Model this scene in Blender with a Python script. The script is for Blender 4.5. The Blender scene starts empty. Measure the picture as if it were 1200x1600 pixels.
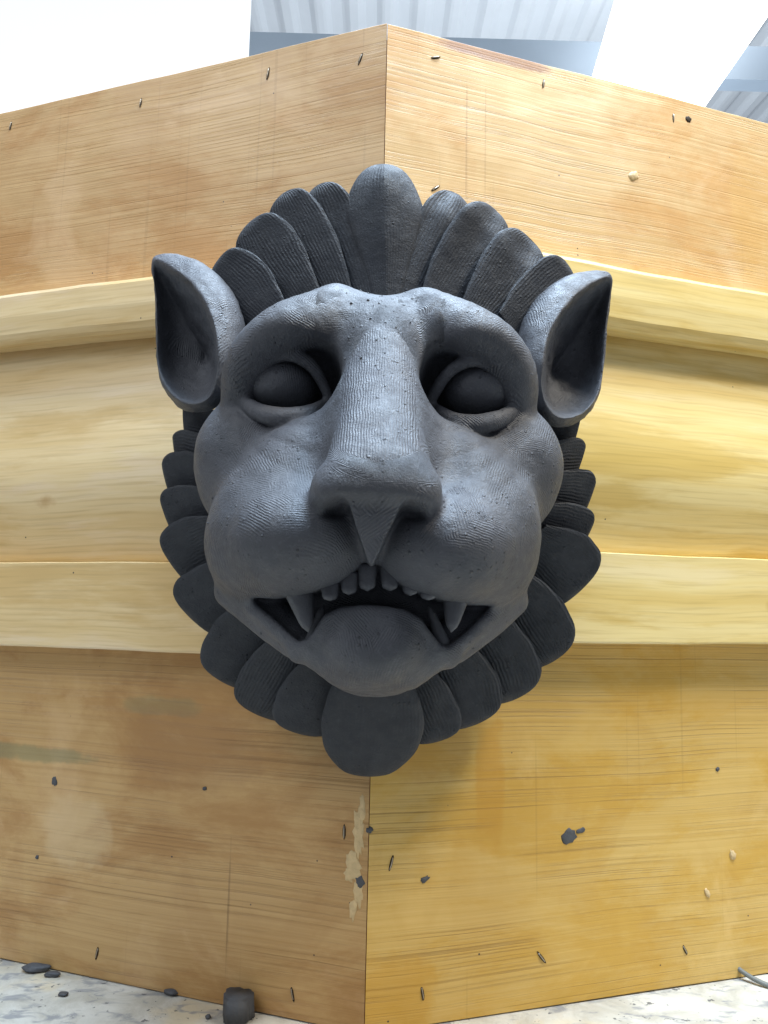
import bpy, bmesh, math, random
import numpy as np
from mathutils import Matrix, Vector

S = bpy.context.scene
C = S.collection
R = math.radians
random.seed(7)
rng = np.random.default_rng(11)

# ------------------------------------------------------------------ camera, world, lamps, exposure
CAM_D, FPX = 0.80, 1250.0                      # metres from the plinth corner, focal length in photo pixels
PITCH, ROLL, YAW = R(6.94), R(1.248), R(0.559)
cp, sp, cy_, sy_ = math.cos(PITCH), math.sin(PITCH), math.cos(YAW), math.sin(YAW)
_r = Vector((cy_, -sy_, 0)); _f = Vector((cp*sy_, cp*cy_, sp)); _u = Vector((-sp*sy_, -sp*cy_, cp))
cr, sr = math.cos(ROLL), math.sin(ROLL)
RIGHT = _r*cr + _u*sr; UP = _u*cr - _r*sr; FWD = _f
cam = bpy.data.cameras.new('camera'); cam_o = bpy.data.objects.new('camera', cam); C.objects.link(cam_o)
cam.sensor_fit = 'VERTICAL'; cam.sensor_height = 24.0; cam.lens = FPX/1600*24.0
cam.clip_start = 0.02; cam.clip_end = 100
M = Matrix((( RIGHT.x, UP.x, -FWD.x, 0.0), (RIGHT.y, UP.y, -FWD.y, -CAM_D), (RIGHT.z, UP.z, -FWD.z, 0.0), (0,0,0,1)))
cam_o.matrix_world = M
S.camera = cam_o

w = bpy.data.worlds.new('World'); S.world = w; w.use_nodes = True
bg = w.node_tree.nodes['Background']; bg.inputs[0].default_value = (0.80, 0.88, 1.0, 1); bg.inputs[1].default_value = 0.29

def area(name, loc, target, sx, sy, watts, col):
    l = bpy.data.lights.new(name, 'AREA'); l.shape = 'RECTANGLE'; l.size = sx; l.size_y = sy
    l.energy = watts; l.color = col
    o = bpy.data.objects.new(name, l); C.objects.link(o); o.location = loc
    o.rotation_euler = (Vector(target)-Vector(loc)).to_track_quat('-Z', 'Y').to_euler()
    return o
area('skylight_lamp', (0.25, -0.15, 2.5), (0, -0.15, 0.1), 1.6, 1.0, 215, (0.62, 0.80, 1.0))
area('window_lamp', (1.75, -0.85, 2.50), (0.0, 0.0, 0.1), 0.55, 0.55, 88, (1.0, 0.93, 0.80))
area('side_window_lamp', (-1.5, -1.35, 1.9), (0.0, 0.0, 0.1), 1.6, 1.4, 36, (0.90, 0.95, 1.0))

S.view_settings.view_transform = 'Standard'; S.view_settings.look = 'None'
S.view_settings.exposure = 0.0; S.view_settings.gamma = 1.0
S.view_settings.use_curve_mapping = False

# ------------------------------------------------------------------ helpers
def at(px, py, Y):
    """the point at depth Y whose place in the photograph is (px, py)"""
    d = RIGHT*((px-600)/FPX) + UP*((800-py)/FPX) + FWD
    t = (Y+CAM_D)/d.y
    return Vector((0, -CAM_D, 0)) + d*t
def A(u, v, Y):
    """the same on the head's own symmetric axes: u pixels to the side of the midline"""
    d = Vector((u, FPX*cp-(800-v)*sp, FPX*sp+(800-v)*cp))
    t = (Y+CAM_D)/d.y
    return np.array((d.x*t, Y, d.z*t))
def mesh_obj(name, verts, faces, mat, parent=None, smooth=True, uvs=None):
    me = bpy.data.meshes.new(name)
    me.from_pydata([tuple(map(float, v)) for v in verts], [], faces)
    if uvs is not None:
        lay = me.uv_layers.new(name='UVMap')
        idx = np.zeros(len(me.loops), np.int32); me.loops.foreach_get('vertex_index', idx)
        lay.data.foreach_set('uv', np.asarray(uvs, np.float32)[idx].ravel())
    bm = bmesh.new(); bm.from_mesh(me); bmesh.ops.recalc_face_normals(bm, faces=bm.faces); bm.to_mesh(me); bm.free()
    if smooth: me.polygons.foreach_set('use_smooth', [True]*len(me.polygons))
    o = bpy.data.objects.new(name, me); C.objects.link(o)
    if mat: me.materials.append(mat)
    if parent: o.parent = parent
    return o
def thing(name, label, cat, loc=(0, 0, 0), group=None):
    o = bpy.data.objects.new(name, None); C.objects.link(o); o.location = loc; o.empty_display_size = 0.05
    tag(o, label, cat, group); return o
def tag(o, label=None, cat=None, group=None, kind=None):
    if label: o['label'] = label
    if cat: o['category'] = cat
    if group: o['group'] = group
    if kind: o['kind'] = kind
    return o
RES = 0.0016
# ------------------------------------------------------------------ materials
class NT:
    def __init__(s, name):
        s.m = bpy.data.materials.new(name); s.m.use_nodes = True; s.t = s.m.node_tree
        s.b = s.t.nodes['Principled BSDF']
    def n(s, kind, **kw):
        nd = s.t.nodes.new(kind)
        for k, v in kw.items():
            if k[0] == '_': setattr(nd, k[1:], v)
            else: s.set(nd, k, v)
        return nd
    def set(s, nd, k, v):
        inp = nd.inputs[int(k[1:])] if (k[0] == 'i' and k[1:].isdigit()) else nd.inputs[k.replace('__', ' ')]
        if hasattr(v, 'is_linked') or isinstance(v, bpy.types.NodeSocket): s.t.links.new(v, inp)
        else: inp.default_value = v
    def math(s, op, a, b=0.0, c=0.0):
        nd = s.n('ShaderNodeMath', _operation=op); s.set(nd, 'i0', a); s.set(nd, 'i1', b); s.set(nd, 'i2', c); return nd.outputs[0]
    def mix(s, f, a, b):
        nd = s.n('ShaderNodeMix', _data_type='RGBA'); s.set(nd, 'i0', f); s.set(nd, 'i6', a); s.set(nd, 'i7', b); return nd.outputs[2]
    def mixf(s, f, a, b):
        nd = s.n('ShaderNodeMix', _data_type='FLOAT'); s.set(nd, 'i0', f); s.set(nd, 'i2', a); s.set(nd, 'i3', b); return nd.outputs[0]
    def ramp(s, x, lo, hi, a=0.0, b=1.0):
        nd = s.n('ShaderNodeMapRange', _interpolation_type='SMOOTHSTEP'); s.set(nd, 'i0', x); s.set(nd, 'i1', lo); s.set(nd, 'i2', hi); s.set(nd, 'i3', a); s.set(nd, 'i4', b); return nd.outputs[0]
    def map(s, v, scale=(1, 1, 1), loc=(0, 0, 0), rot=(0, 0, 0)):
        nd = s.n('ShaderNodeMapping'); s.set(nd, 'i0', v); nd.inputs[1].default_value = loc; nd.inputs[2].default_value = rot; nd.inputs[3].default_value = scale; return nd.outputs[0]
    def noise(s, v, scale, detail=3.0, rough=0.55, dist=0.0):
        nd = s.n('ShaderNodeTexNoise'); s.set(nd, 'Vector', v); nd.inputs['Scale'].default_value = scale
        nd.inputs['Detail'].default_value = detail; nd.inputs['Roughness'].default_value = rough; nd.inputs['Distortion'].default_value = dist; return nd
    def bump(s, h, dist, strength=1.0, prev=None):
        nd = s.n('ShaderNodeBump'); s.set(nd, 'Height', h); nd.inputs['Distance'].default_value = dist
        s.set(nd, 'Strength', strength)
        if prev is not None: s.set(nd, 'Normal', prev)
        return nd.outputs[0]
def col(r, g, b): 
    f = lambda c: ((c/255+0.055)/1.055)**2.4 if c > 10 else c/255/12.92
    return (f(r), f(g), f(b), 1)

def clay(name, strokes='patch', spec=0.48, base=(0.072, 0.0755, 0.087), rough=0.56):
    k = NT(name); tc = k.n('ShaderNodeTexCoord'); P = tc.outputs['Object']
    warp = k.noise(P, 28.0, 2.0)
    if strokes == 'patch':
        # short tool strokes, each patch raked its own way; the nose raked lengthwise
        wc = k.n('ShaderNodeVectorMath', _operation='SCALE'); k.set(wc, 'i0', warp.outputs['Color']); wc.inputs['Scale'].default_value = 0.045
        wp = k.n('ShaderNodeVectorMath', _operation='ADD'); k.set(wp, 'i0', P); k.set(wp, 'i1', wc.outputs[0])
        vo = k.n('ShaderNodeTexVoronoi'); k.set(vo, 'Vector', wp.outputs[0]); vo.inputs['Scale'].default_value = 27.0
        sc = k.n('ShaderNodeSeparateColor'); k.set(sc, 'i0', vo.outputs['Color'])
        nm = k.n('ShaderNodeAttribute', _attribute_name='nose').outputs['Fac']
        ang = k.math('MULTIPLY', sc.outputs[0], 3.1416)
        ang = k.math('MULTIPLY', ang, k.math('SUBTRACT', 1.0, nm))
        sx = k.n('ShaderNodeSeparateXYZ'); k.set(sx, 'i0', P)
        ln = k.noise(P, 70.0, 2.0).outputs['Fac']
        c1 = k.math('MULTIPLY', sx.outputs[0], k.math('COSINE', ang))
        c2 = k.math('MULTIPLY', k.math('ADD', sx.outputs[2], k.math('MULTIPLY', sx.outputs[1], 0.45)), k.math('SINE', ang))
        cc = k.math('ADD', k.math('ADD', c1, c2), k.math('MULTIPLY', ln, 0.0035))
        amp = k.math('MULTIPLY', k.ramp(sc.outputs[1], 0.15, 0.75, 0.12, 1.0), k.ramp(k.noise(P, 34.0, 3.0).outputs['Fac'], 0.36, 0.62))
        amp = k.math('MAXIMUM', amp, k.math('MULTIPLY', nm, k.ramp(k.noise(P, 26.0, 2.0).outputs['Fac'], 0.35, 0.6, 0.15, 0.8)))
    else:
        uv = tc.outputs['UV']; sx = k.n('ShaderNodeSeparateXYZ'); k.set(sx, 'i0', uv)
        ln = k.noise(uv, 30.0, 3.0).outputs['Fac']
        cc = k.math('ADD', sx.outputs[0], k.math('MULTIPLY', ln, 0.007))
        at_ = k.n('ShaderNodeAttribute', _attribute_name='comb', _attribute_type='OBJECT').outputs['Fac']
        amp = k.math('MULTIPLY', at_, k.ramp(k.noise(P, 30.0, 3.0).outputs['Fac'], 0.34, 0.58, 0.15, 1.0))
    wv = k.math('SINE', k.math('MULTIPLY', cc, 2*math.pi/(0.0019 if strokes == 'patch' else 0.0032)))
    jag = k.noise(P, 420.0, 2.0).outputs['Fac']
    wv = k.math('MULTIPLY', k.math('ADD', wv, k.math('MULTIPLY', jag, 1.2)), amp)
    n1 = k.bump(wv, 0.00020 if strokes == 'patch' else 0.00040)
    n2 = k.bump(k.noise(P, 55.0, 4.0).outputs['Fac'], 0.0018, 1.0, n1)
    n3 = k.bump(k.noise(P, 620.0, 3.0, 0.7).outputs['Fac'], 0.0007, 1.0, n2)
    # crumbs left by the rake
    v2 = k.n('ShaderNodeTexVoronoi'); k.set(v2, 'Vector', P); v2.inputs['Scale'].default_value = 210.0
    rn = k.n('ShaderNodeSeparateColor'); k.set(rn, 'i0', v2.outputs['Color'])
    dot = k.math('MULTIPLY', k.ramp(v2.outputs['Distance'], 0.12, 0.30, 1.0, 0.0), k.math('MULTIPLY', k.ramp(rn.outputs[0], 0.60, 0.70), k.ramp(k.noise(P, 22.0).outputs['Fac'], 0.46, 0.60)))
    n4 = k.bump(dot, 0.0008, 1.0, n3)
    k.set(k.b, 'Normal', n4)
    big = k.noise(P, 14.0, 4.0).outputs['Fac']
    c = k.mix(k.ramp(big, 0.30, 0.72), (base[0]*0.86, base[1]*0.86, base[2]*0.86, 1), (base[0]*1.14, base[1]*1.13, base[2]*1.13, 1))
    c = k.mix(k.math('MULTIPLY', k.ramp(k.noise(P, 260.0, 4.0, 0.7).outputs['Fac'], 0.50, 0.75), 0.5), c, (base[0]*1.7, base[1]*1.7, base[2]*1.7, 1))
    speck = k.math('MULTIPLY', dot, k.ramp(rn.outputs[1], 0.45, 0.55))
    c = k.mix(k.math('MULTIPLY', speck, 0.45), c, (0.018, 0.018, 0.02, 1))
    k.set(k.b, 'Base Color', c)
    k.set(k.b, 'Roughness', k.ramp(k.noise(P, 90.0, 3.0).outputs['Fac'], 0.3, 0.7, rough-0.08, rough+0.10))
    k.b.inputs['Specular IOR Level'].default_value = spec
    return k.m

def plywood(name, light, dark, stain, pore, seed, stains_and_shade=(), slope=0.0):
    """stained veneer; UV in metres, u along the wall, v up"""
    k = NT(name); uv = k.n('ShaderNodeTexCoord').outputs['UV']
    uv = k.map(uv, loc=(seed*3.1, seed*1.7, 0), rot=(0, 0, slope))
    wob = k.noise(uv, 3.0, 2.0)
    wv = k.n('ShaderNodeVectorMath', _operation='SCALE'); k.set(wv, 'i0', wob.outputs['Color']); wv.inputs['Scale'].default_value = 0.018
    ad = k.n('ShaderNodeVectorMath', _operation='ADD'); k.set(ad, 'i0', uv); k.set(ad, 'i1', wv.outputs[0]); q = ad.outputs[0]
    g1 = k.noise(k.map(q, (1.6, 240.0, 1)), 1.0, 5.0, 0.65).outputs['Fac']
    g2 = k.noise(k.map(q, (0.7, 430.0, 1)), 1.0, 4.0, 0.7).outputs['Fac']
    bl = k.noise(k.map(uv, (4.0, 9.0, 1)), 1.0, 7.0, 0.68, 0.3).outputs['Fac']
    c = k.mix(k.ramp(g1, 0.15, 0.85), dark, light)
    c = k.mix(k.math('MULTIPLY', k.ramp(bl, 0.46, 0.62), 0.80), c, stain)
    lap = k.noise(k.map(uv, (7.0, 5.0, 1), loc=(1.7, 8.8, 0)), 1.0, 4.0, 0.55, 0.9).outputs['Fac']
    c = k.mix(k.math('MULTIPLY', k.ramp(lap, 0.52, 0.60), 0.16), c, (stain[0]*0.85, stain[1]*0.78, stain[2]*0.7, 1))
    pl = k.noise(k.map(uv, (5.0, 6.0, 1), loc=(7.3, 2.2, 0)), 1.0, 5.0, 0.6, 1.0).outputs['Fac']
    c = k.mix(k.math('MULTIPLY', k.ramp(pl, 0.55, 0.68), 0.35), c, (min(light[0]*1.15, .8), min(light[1]*1.2, .75), min(light[2]*1.5, .6), 1))
    lines = k.math('MULTIPLY', k.ramp(g2, 0.50, 0.66), k.ramp(k.noise(k.map(uv, (6.0, 14.0, 1)), 1.0, 3.0).outputs['Fac'], 0.36, 0.60, 0.15, 1.0))
    c = k.mix(k.math('MULTIPLY', lines, pore), c, (dark[0]*0.42, dark[1]*0.34, dark[2]*0.28, 1))
    # faint saw and sanding marks across the grain
    vm = k.noise(k.map(uv, (130.0, 2.0, 1)), 1.0, 2.0).outputs['Fac']
    c = k.mix(k.math('MULTIPLY', k.ramp(vm, 0.64, 0.72), 0.16), c, (dark[0]*0.5, dark[1]*0.45, dark[2]*0.4, 1))
    raw = k.n('ShaderNodeTexCoord').outputs['UV']; ss = k.n('ShaderNodeSeparateXYZ'); k.set(ss, 'i0', raw)
    for (u0, v0, ru, rv, cc, am) in stains_and_shade:
        du = k.math('DIVIDE', k.math('SUBTRACT', ss.outputs[0], u0), ru); dv = k.math('DIVIDE', k.math('SUBTRACT', ss.outputs[1], v0), rv)
        r2 = k.math('ADD', k.math('POWER', k.math('ABSOLUTE', du), 4.0), k.math('MULTIPLY', dv, dv))
        r2 = k.math('ADD', r2, k.math('MULTIPLY', k.math('SUBTRACT', k.noise(raw, 45.0, 4.0).outputs['Fac'], 0.5), 1.6))
        c = k.mix(k.math('MULTIPLY', k.ramp(r2, 0.2, 1.0, 1.0, 0.0), am), c, cc)
    # flecks
    v2 = k.n('ShaderNodeTexVoronoi'); k.set(v2, 'Vector', uv); v2.inputs['Scale'].default_value = 85.0
    rn = k.n('ShaderNodeSeparateColor'); k.set(rn, 'i0', v2.outputs['Color'])
    c = k.mix(k.math('MULTIPLY', k.ramp(v2.outputs['Distance'], 0.05, 0.11, 1.0, 0.0), k.ramp(rn.outputs[0], 0.955, 0.96)), c, (0.03, 0.025, 0.025, 1))
    k.set(k.b, 'Base Color', c)
    k.set(k.b, 'Roughness', k.ramp(bl, 0.35, 0.65, 0.36, 0.52))
    nb = k.bump(k.math('ADD', g1, k.math('MULTIPLY', lines, -0.9)), 0.0003)
    nb = k.bump(k.noise(uv, 9.0, 2.0).outputs['Fac'], 0.003, 1.0, nb)
    k.set(k.b, 'Normal', nb)
    return k.m

def pine(name, light, mid, deep, seed):
    """shellacked soft wood moulding, brushed on in long streaks"""
    k = NT(name); uv = k.map(k.n('ShaderNodeTexCoord').outputs['UV'], loc=(seed*2.3, seed*5.1, 0))
    wob = k.noise(uv, 5.0, 2.0); wv = k.n('ShaderNodeVectorMath', _operation='SCALE'); k.set(wv, 'i0', wob.outputs['Color']); wv.inputs['Scale'].default_value = 0.012
    ad = k.n('ShaderNodeVectorMath', _operation='ADD'); k.set(ad, 'i0', uv); k.set(ad, 'i1', wv.outputs[0]); q = ad.outputs[0]
    a = k.noise(k.map(q, (1.8, 34.0, 1)), 1.0, 5.0, 0.6, 0.1).outputs['Fac']
    b = k.noise(k.map(q, (2.6, 15.0, 1), loc=(3, 9, 0)), 1.0, 6.0, 0.62, 0.1).outputs['Fac']
    g = k.noise(k.map(q, (8.0, 300.0, 1)), 1.0, 3.0).outputs['Fac']
    c = k.mix(k.ramp(a, 0.34, 0.66), mid, light)
    c = k.mix(k.math('MULTIPLY', k.ramp(b, 0.50, 0.62), 0.70), c, deep)
    c = k.mix(k.math('MULTIPLY', k.ramp(b, 0.46, 0.34), 0.40), c, (min(light[0]*1.08, 0.85), min(light[1]*1.12, 0.8), min(light[2]*1.5, 0.65), 1))
    c = k.mix(k.math('MULTIPLY', k.ramp(g, 0.46, 0.70), 0.26), c, (deep[0]*0.6, deep[1]*0.55, deep[2]*0.5, 1))
    # knots
    v = k.n('ShaderNodeTexVoronoi'); k.set(v, 'Vector', k.map(uv, (1.0, 1.6, 1))); v.inputs['Scale'].default_value = 5.5
    rn = k.n('ShaderNodeSeparateColor'); k.set(rn, 'i0', v.outputs['Color'])
    kd = k.math('ADD', v.outputs['Distance'], k.math('MULTIPLY', k.noise(uv, 60.0, 3.0).outputs['Fac'], 0.10))
    c = k.mix(k.math('MULTIPLY', k.math('MULTIPLY', k.ramp(kd, 0.08, 0.15, 1.0, 0.0), k.ramp(rn.outputs[1], 0.50, 0.55)), 0.55), c, (deep[0]*0.75, deep[1]*0.6, deep[2]*0.5, 1))
    v2 = k.n('ShaderNodeTexVoronoi'); k.set(v2, 'Vector', uv); v2.inputs['Scale'].default_value = 70.0
    r2 = k.n('ShaderNodeSeparateColor'); k.set(r2, 'i0', v2.outputs['Color'])
    c = k.mix(k.math('MULTIPLY', k.ramp(v2.outputs['Distance'], 0.04, 0.09, 1.0, 0.0), k.ramp(r2.outputs[0], 0.955, 0.96)), c, (0.05, 0.04, 0.03, 1))
    k.set(k.b, 'Base Color', c)
    k.set(k.b, 'Roughness', k.ramp(b, 0.35, 0.65, 0.30, 0.45))
    nb = k.bump(a, 0.00025); nb = k.bump(k.noise(k.map(uv, (5, 12, 1)), 1.0, 2.0).outputs['Fac'], 0.0022, 1.0, nb)
    k.set(k.b, 'Normal', nb)
    return k.m
def plain(name, c, rough=0.5, metal=0.0, var=0.15, scale=60.0, bump=0.0006):
    k = NT(name); P = k.n('ShaderNodeTexCoord').outputs['Object']; n = k.noise(P, scale, 4.0).outputs['Fac']
    k.set(k.b, 'Base Color', k.mix(n, (c[0]*(1-var), c[1]*(1-var), c[2]*(1-var), 1), (c[0]*(1+var), c[1]*(1+var), c[2]*(1+var), 1)))
    k.b.inputs['Roughness'].default_value = rough; k.b.inputs['Metallic'].default_value = metal
    k.set(k.b, 'Normal', k.bump(n, bump)); return k.m
def glow(name, c, e):
    k = NT(name); k.b.inputs['Base Color'].default_value = (0.25, 0.26, 0.27, 1)
    k.b.inputs['Emission Color'].default_value = c; k.b.inputs['Emission Strength'].default_value = e; return k.m
def paint_table():
    k = NT('splashed_table_paint'); P = k.n('ShaderNodeTexCoord').outputs['Object']
    n = k.noise(P, 16.0, 6.0, 0.65, 0.5).outputs['Fac']; m = k.noise(k.map(P, (30, 60, 30)), 1.0, 4.0, 0.6, 0.6).outputs['Fac']
    c = k.mix(k.ramp(n, 0.35, 0.65), (0.42, 0.40, 0.34, 1), (0.60, 0.585, 0.53, 1))
    c = k.mix(k.math('MULTIPLY', k.ramp(k.noise(P, 9.0, 4.0).outputs['Fac'], 0.55, 0.66), 0.5), c, (0.66, 0.54, 0.33, 1))
    c = k.mix(k.math('MULTIPLY', k.ramp(m, 0.52, 0.66), 0.75), c, (0.22, 0.23, 0.25, 1))
    c = k.mix(k.math('MULTIPLY', k.ramp(k.noise(P, 120.0, 3.0).outputs['Fac'], 0.66, 0.70), 0.8), c, (0.06, 0.065, 0.075, 1))
    k.set(k.b, 'Base Color', c); k.b.inputs['Roughness'].default_value = 0.55
    k.set(k.b, 'Normal', k.bump(n, 0.003)); return k.m

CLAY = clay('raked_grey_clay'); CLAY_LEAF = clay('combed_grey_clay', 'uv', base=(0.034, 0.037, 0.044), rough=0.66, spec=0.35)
CLAY_DARK = plain('dark_grey_clay', (0.065, 0.068, 0.076), 0.62, 0, 0.25, 90.0, 0.002)
CLAY_TOOTH = plain('smooth_grey_clay', (0.080, 0.083, 0.094), 0.55, 0, 0.18, 140.0, 0.0012)
PUTTY = plain('pale_wood_filler', (0.60, 0.44, 0.23), 0.65, 0, 0.28, 160.0, 0.002)
STEEL = plain('staple_wire', (0.42, 0.36, 0.28), 0.35, 0.9)
SLOT_SHADE = plain('dark_slot_shade', (0.035, 0.022, 0.012), 0.9)
BLACKWIRE = plain('grey_cable_sheath', (0.16, 0.17, 0.16), 0.5)
GREEN = (0.16, 0.19, 0.10, 1)
PLY_UL = plywood('honey_plywood', (0.56, 0.355, 0.155, 1), (0.43, 0.245, 0.088, 1), (0.41, 0.205, 0.060, 1), 0.14, 1, slope=R(0))
PLY_UR = plywood('pale_plywood', (0.63, 0.43, 0.205, 1), (0.54, 0.335, 0.130, 1), (0.53, 0.275, 0.075, 1), 0.08, 2,
                 stains_and_shade=((0.133, 0.628, 0.078, 0.010, (0.27, 0.11, 0.06, 1), 0.75), (0.50, 0.50, 0.05, 0.10, (0.60, 0.36, 0.10, 1), 0.35), (0.095, 0.52, 0.0012, 0.09, (0.30, 0.16, 0.06, 1), 0.35), (0.118, 0.52, 0.0010, 0.08, (0.30, 0.16, 0.06, 1), 0.30)))
PLY_LL = plywood('brown_plywood', (0.57, 0.365, 0.155, 1), (0.45, 0.265, 0.095, 1), (0.38, 0.195, 0.060, 1), 0.32, 3,
                 stains_and_shade=((-0.48, -0.171, 0.17, 0.011, GREEN, 0.50), (-0.24, -0.108, 0.055, 0.012, GREEN, 0.32), (-0.34, -0.25, 0.05, 0.045, (0.62, 0.46, 0.26, 1), 0.40), (-0.149, -0.30, 0.0012, 0.075, (0.16, 0.08, 0.03, 1), 0.45), (-0.20, -0.15, 0.09, 0.05, (0.30, 0.155, 0.06, 1), 0.35)))  # last entry browns a broad patch beside the lower mane leaves
PLY_LR = plywood('yellow_plywood', (0.69, 0.470, 0.150, 1), (0.57, 0.350, 0.080, 1), (0.575, 0.325, 0.040, 1), 0.52, 4,
                 stains_and_shade=((0.128, -0.17, 0.018, 0.075, (0.54, 0.27, 0.02, 1), 0.55), (0.03, -0.365, 0.045, 0.045, (0.56, 0.29, 0.02, 1), 0.55), (0.06, -0.13, 0.05, 0.045, (0.45, 0.22, 0.03, 1), 0.35)))  # last entry paints the mane's cast shade into the wood
PINE_L = pine('pale_pine', (0.74, 0.57, 0.320, 1), (0.66, 0.47, 0.220, 1), (0.56, 0.36, 0.130, 1), 1)
PINE_R = pine('yellow_pine', (0.78, 0.62, 0.285, 1), (0.71, 0.515, 0.180, 1), (0.61, 0.405, 0.095, 1), 2)
# ------------------------------------------------------------------ the setting: table, roof, daylight
TABLE_Z = -0.395
def slab(name, x0, x1, y0, y1, z0, z1, mat):
    v = [(x, y, z) for z in (z0, z1) for y in (y0, y1) for x in (x0, x1)]
    return mesh_obj(name, v, [(0, 1, 3, 2), (4, 5, 7, 6), (0, 1, 5, 4), (2, 3, 7, 6), (0, 2, 6, 4), (1, 3, 7, 5)], mat, smooth=False)
tag(slab('table_top', -1.3, 1.3, -0.42, 1.4, TABLE_Z-0.03, TABLE_Z, paint_table()), kind='structure')
ROOFM = plain('white_roof_sheet', (0.76, 0.80, 0.84), 0.45, 0, 0.06, 3.0, 0.0)
WALLM = plain('white_workshop_wall', (0.80, 0.82, 0.84), 0.7, 0, 0.04, 4.0, 0.0)
BEAMM = plain('grey_blue_steel', (0.38, 0.46, 0.55), 0.5, 0, 0.08, 4.0, 0.0)
l = bpy.data.lights.new('roof_fill_lamp', 'POINT'); l.energy = 260; l.color = (0.85, 0.93, 1.0); l.shadow_soft_size = 0.4  # unseen fill lamp added to brighten the roof sheets
o = bpy.data.objects.new('roof_fill_lamp', l); C.objects.link(o); o.location = (1.0, 4.6, 1.4)
# corrugated roof sheets, climbing away from the bench
RX0, RX1, RY0, RY1, RZ = -7.0, 9.0, 0.5, 16.0, 4.35
xs = np.arange(RX0, RX1, 0.02); verts = []; faces = []
for j, yy in enumerate((RY0, RY1)):
    for xx in xs:
        ph = (xx/0.25) % 1.0
        rib = 0.035*max(0.0, min(1.0, 2.6*abs(ph-0.5)*2-0.9))
        verts.append((xx, yy, RZ+0.10*(yy-4)-rib))
n = len(xs)
for i in range(n-1): faces.append((i, i+1, n+i+1, n+i))
tag(mesh_obj('roof', verts, faces, ROOFM, smooth=False), kind='structure')
tag(slab('roof_beam', -7, 9, 4.05, 4.17, 3.51, 3.75, BEAMM), kind='structure')
# white wall to the left, its brightness put in as emission, and a bright rooflight
wl = slab('bright_wall', -5.0, at(388, 35, 2.5).x, 2.5, 2.55, -1.0, 3.4, glow('glowing_wall', (0.93, 0.965, 1.0, 1), 0.90)); tag(wl, kind='structure')
a, b, c_, d_ = at(1010, -160, 3.6), at(1330, -160, 3.6), at(1098, 172, 3.6), at(925, 128, 3.6)
vv = [a, b, c_, d_]; vv += [p+Vector((0, 0.05, 0.02)) for p in vv]
tag(mesh_obj('rooflight', vv, [(0, 1, 2, 3), (4, 5, 6, 7), (0, 1, 5, 4), (1, 2, 6, 5), (2, 3, 7, 6), (3, 0, 4, 7)], glow('rooflight_glow', (0.97, 0.99, 1.0, 1), 3.0), smooth=False), kind='structure')

# ------------------------------------------------------------------ the plinth: two walls meeting in a mitred corner
AL, AR = R(19.94), R(17.73)
WALL = {-1: (Vector((-math.cos(AL), math.sin(AL), 0)), Vector((-math.sin(AL), -math.cos(AL), 0)), math.tan(AL)),
        1: (Vector((math.cos(AR), math.sin(AR), 0)), Vector((math.sin(AR), -math.cos(AR), 0)), math.tan(AR))}
WLEN = 0.95
def wall_pt(side, s, off, z):
    e, n, t = WALL[side]
    return e*s+n*off+Vector((0, 0, z))
def on_wall(px, py, side, off):
    """where the sight line through a photo pixel meets the wall plane at this offset"""
    e, n, t = WALL[side]
    d = RIGHT*((px-600)/FPX)+UP*((800-py)/FPX)+FWD; o = Vector((0, -CAM_D, 0))
    k = (off-o.dot(n))/d.dot(n); p = o+d*k
    return p.dot(e), p.z
plinth = thing('wooden_plinth', 'stained plywood and pine corner plinth behind the clay lion head', 'plinth', (0, 0, TABLE_Z))
PZ = Vector((0, 0, TABLE_Z))
def extrude(name, side, prof, mat, jag=0.0, closed=True, gap=0.0004, smooth=False):
    """run a profile of (offset, z) along one wall and mitre it on the corner plane"""
    e, n, t = WALL[side]; verts = []; uvs = []; N = 24; faces = []; m = len(prof)
    rr = random.Random(hash((name, side)) % 999 if False else len(name)*7+side)
    ph = [rr.uniform(0, 6.28) for _ in range(4)]
    for i in range(N+1):
        f = i/N; acc = 0
        for j, (o, z) in enumerate(prof):
            s0 = -t*o+gap
            s = s0+(WLEN-s0)*f
            w_ = jag*(math.sin(s*9+ph[0])+0.6*math.sin(s*23+ph[1])+0.4*math.sin(s*57+ph[2]))
            p = wall_pt(side, s, o+w_*0.6, z+w_*(1 if 0 < j < m-1 or closed else 1))-PZ
            if j: acc += math.hypot(prof[j][0]-prof[j-1][0], prof[j][1]-prof[j-1][1])
            verts.append(p); uvs.append((side*s, prof[0][1]-acc if prof[0][1] > prof[-1][1] else prof[0][1]+acc))
    for i in range(N):
        for j in range(m if closed else m-1):
            j2 = (j+1) % m
            faces.append((i*m+j, i*m+j2, (i+1)*m+j2, (i+1)*m+j))
    if closed:
        faces.append(tuple(range(m))); faces.append(tuple(N*m+j for j in range(m)))
    return mesh_obj(name, verts, faces, mat, plinth, smooth=smooth, uvs=uvs)
ZL = dict(lt=0.365, lb=0.304, bt=0.045, bb=-0.049); ZR = dict(lt=0.386, lb=0.316, bt=0.066, bb=-0.030)
TOPZ, BOTZ, TH = 0.634, TABLE_Z+0.0015, -0.018
PANEL = {}
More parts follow.
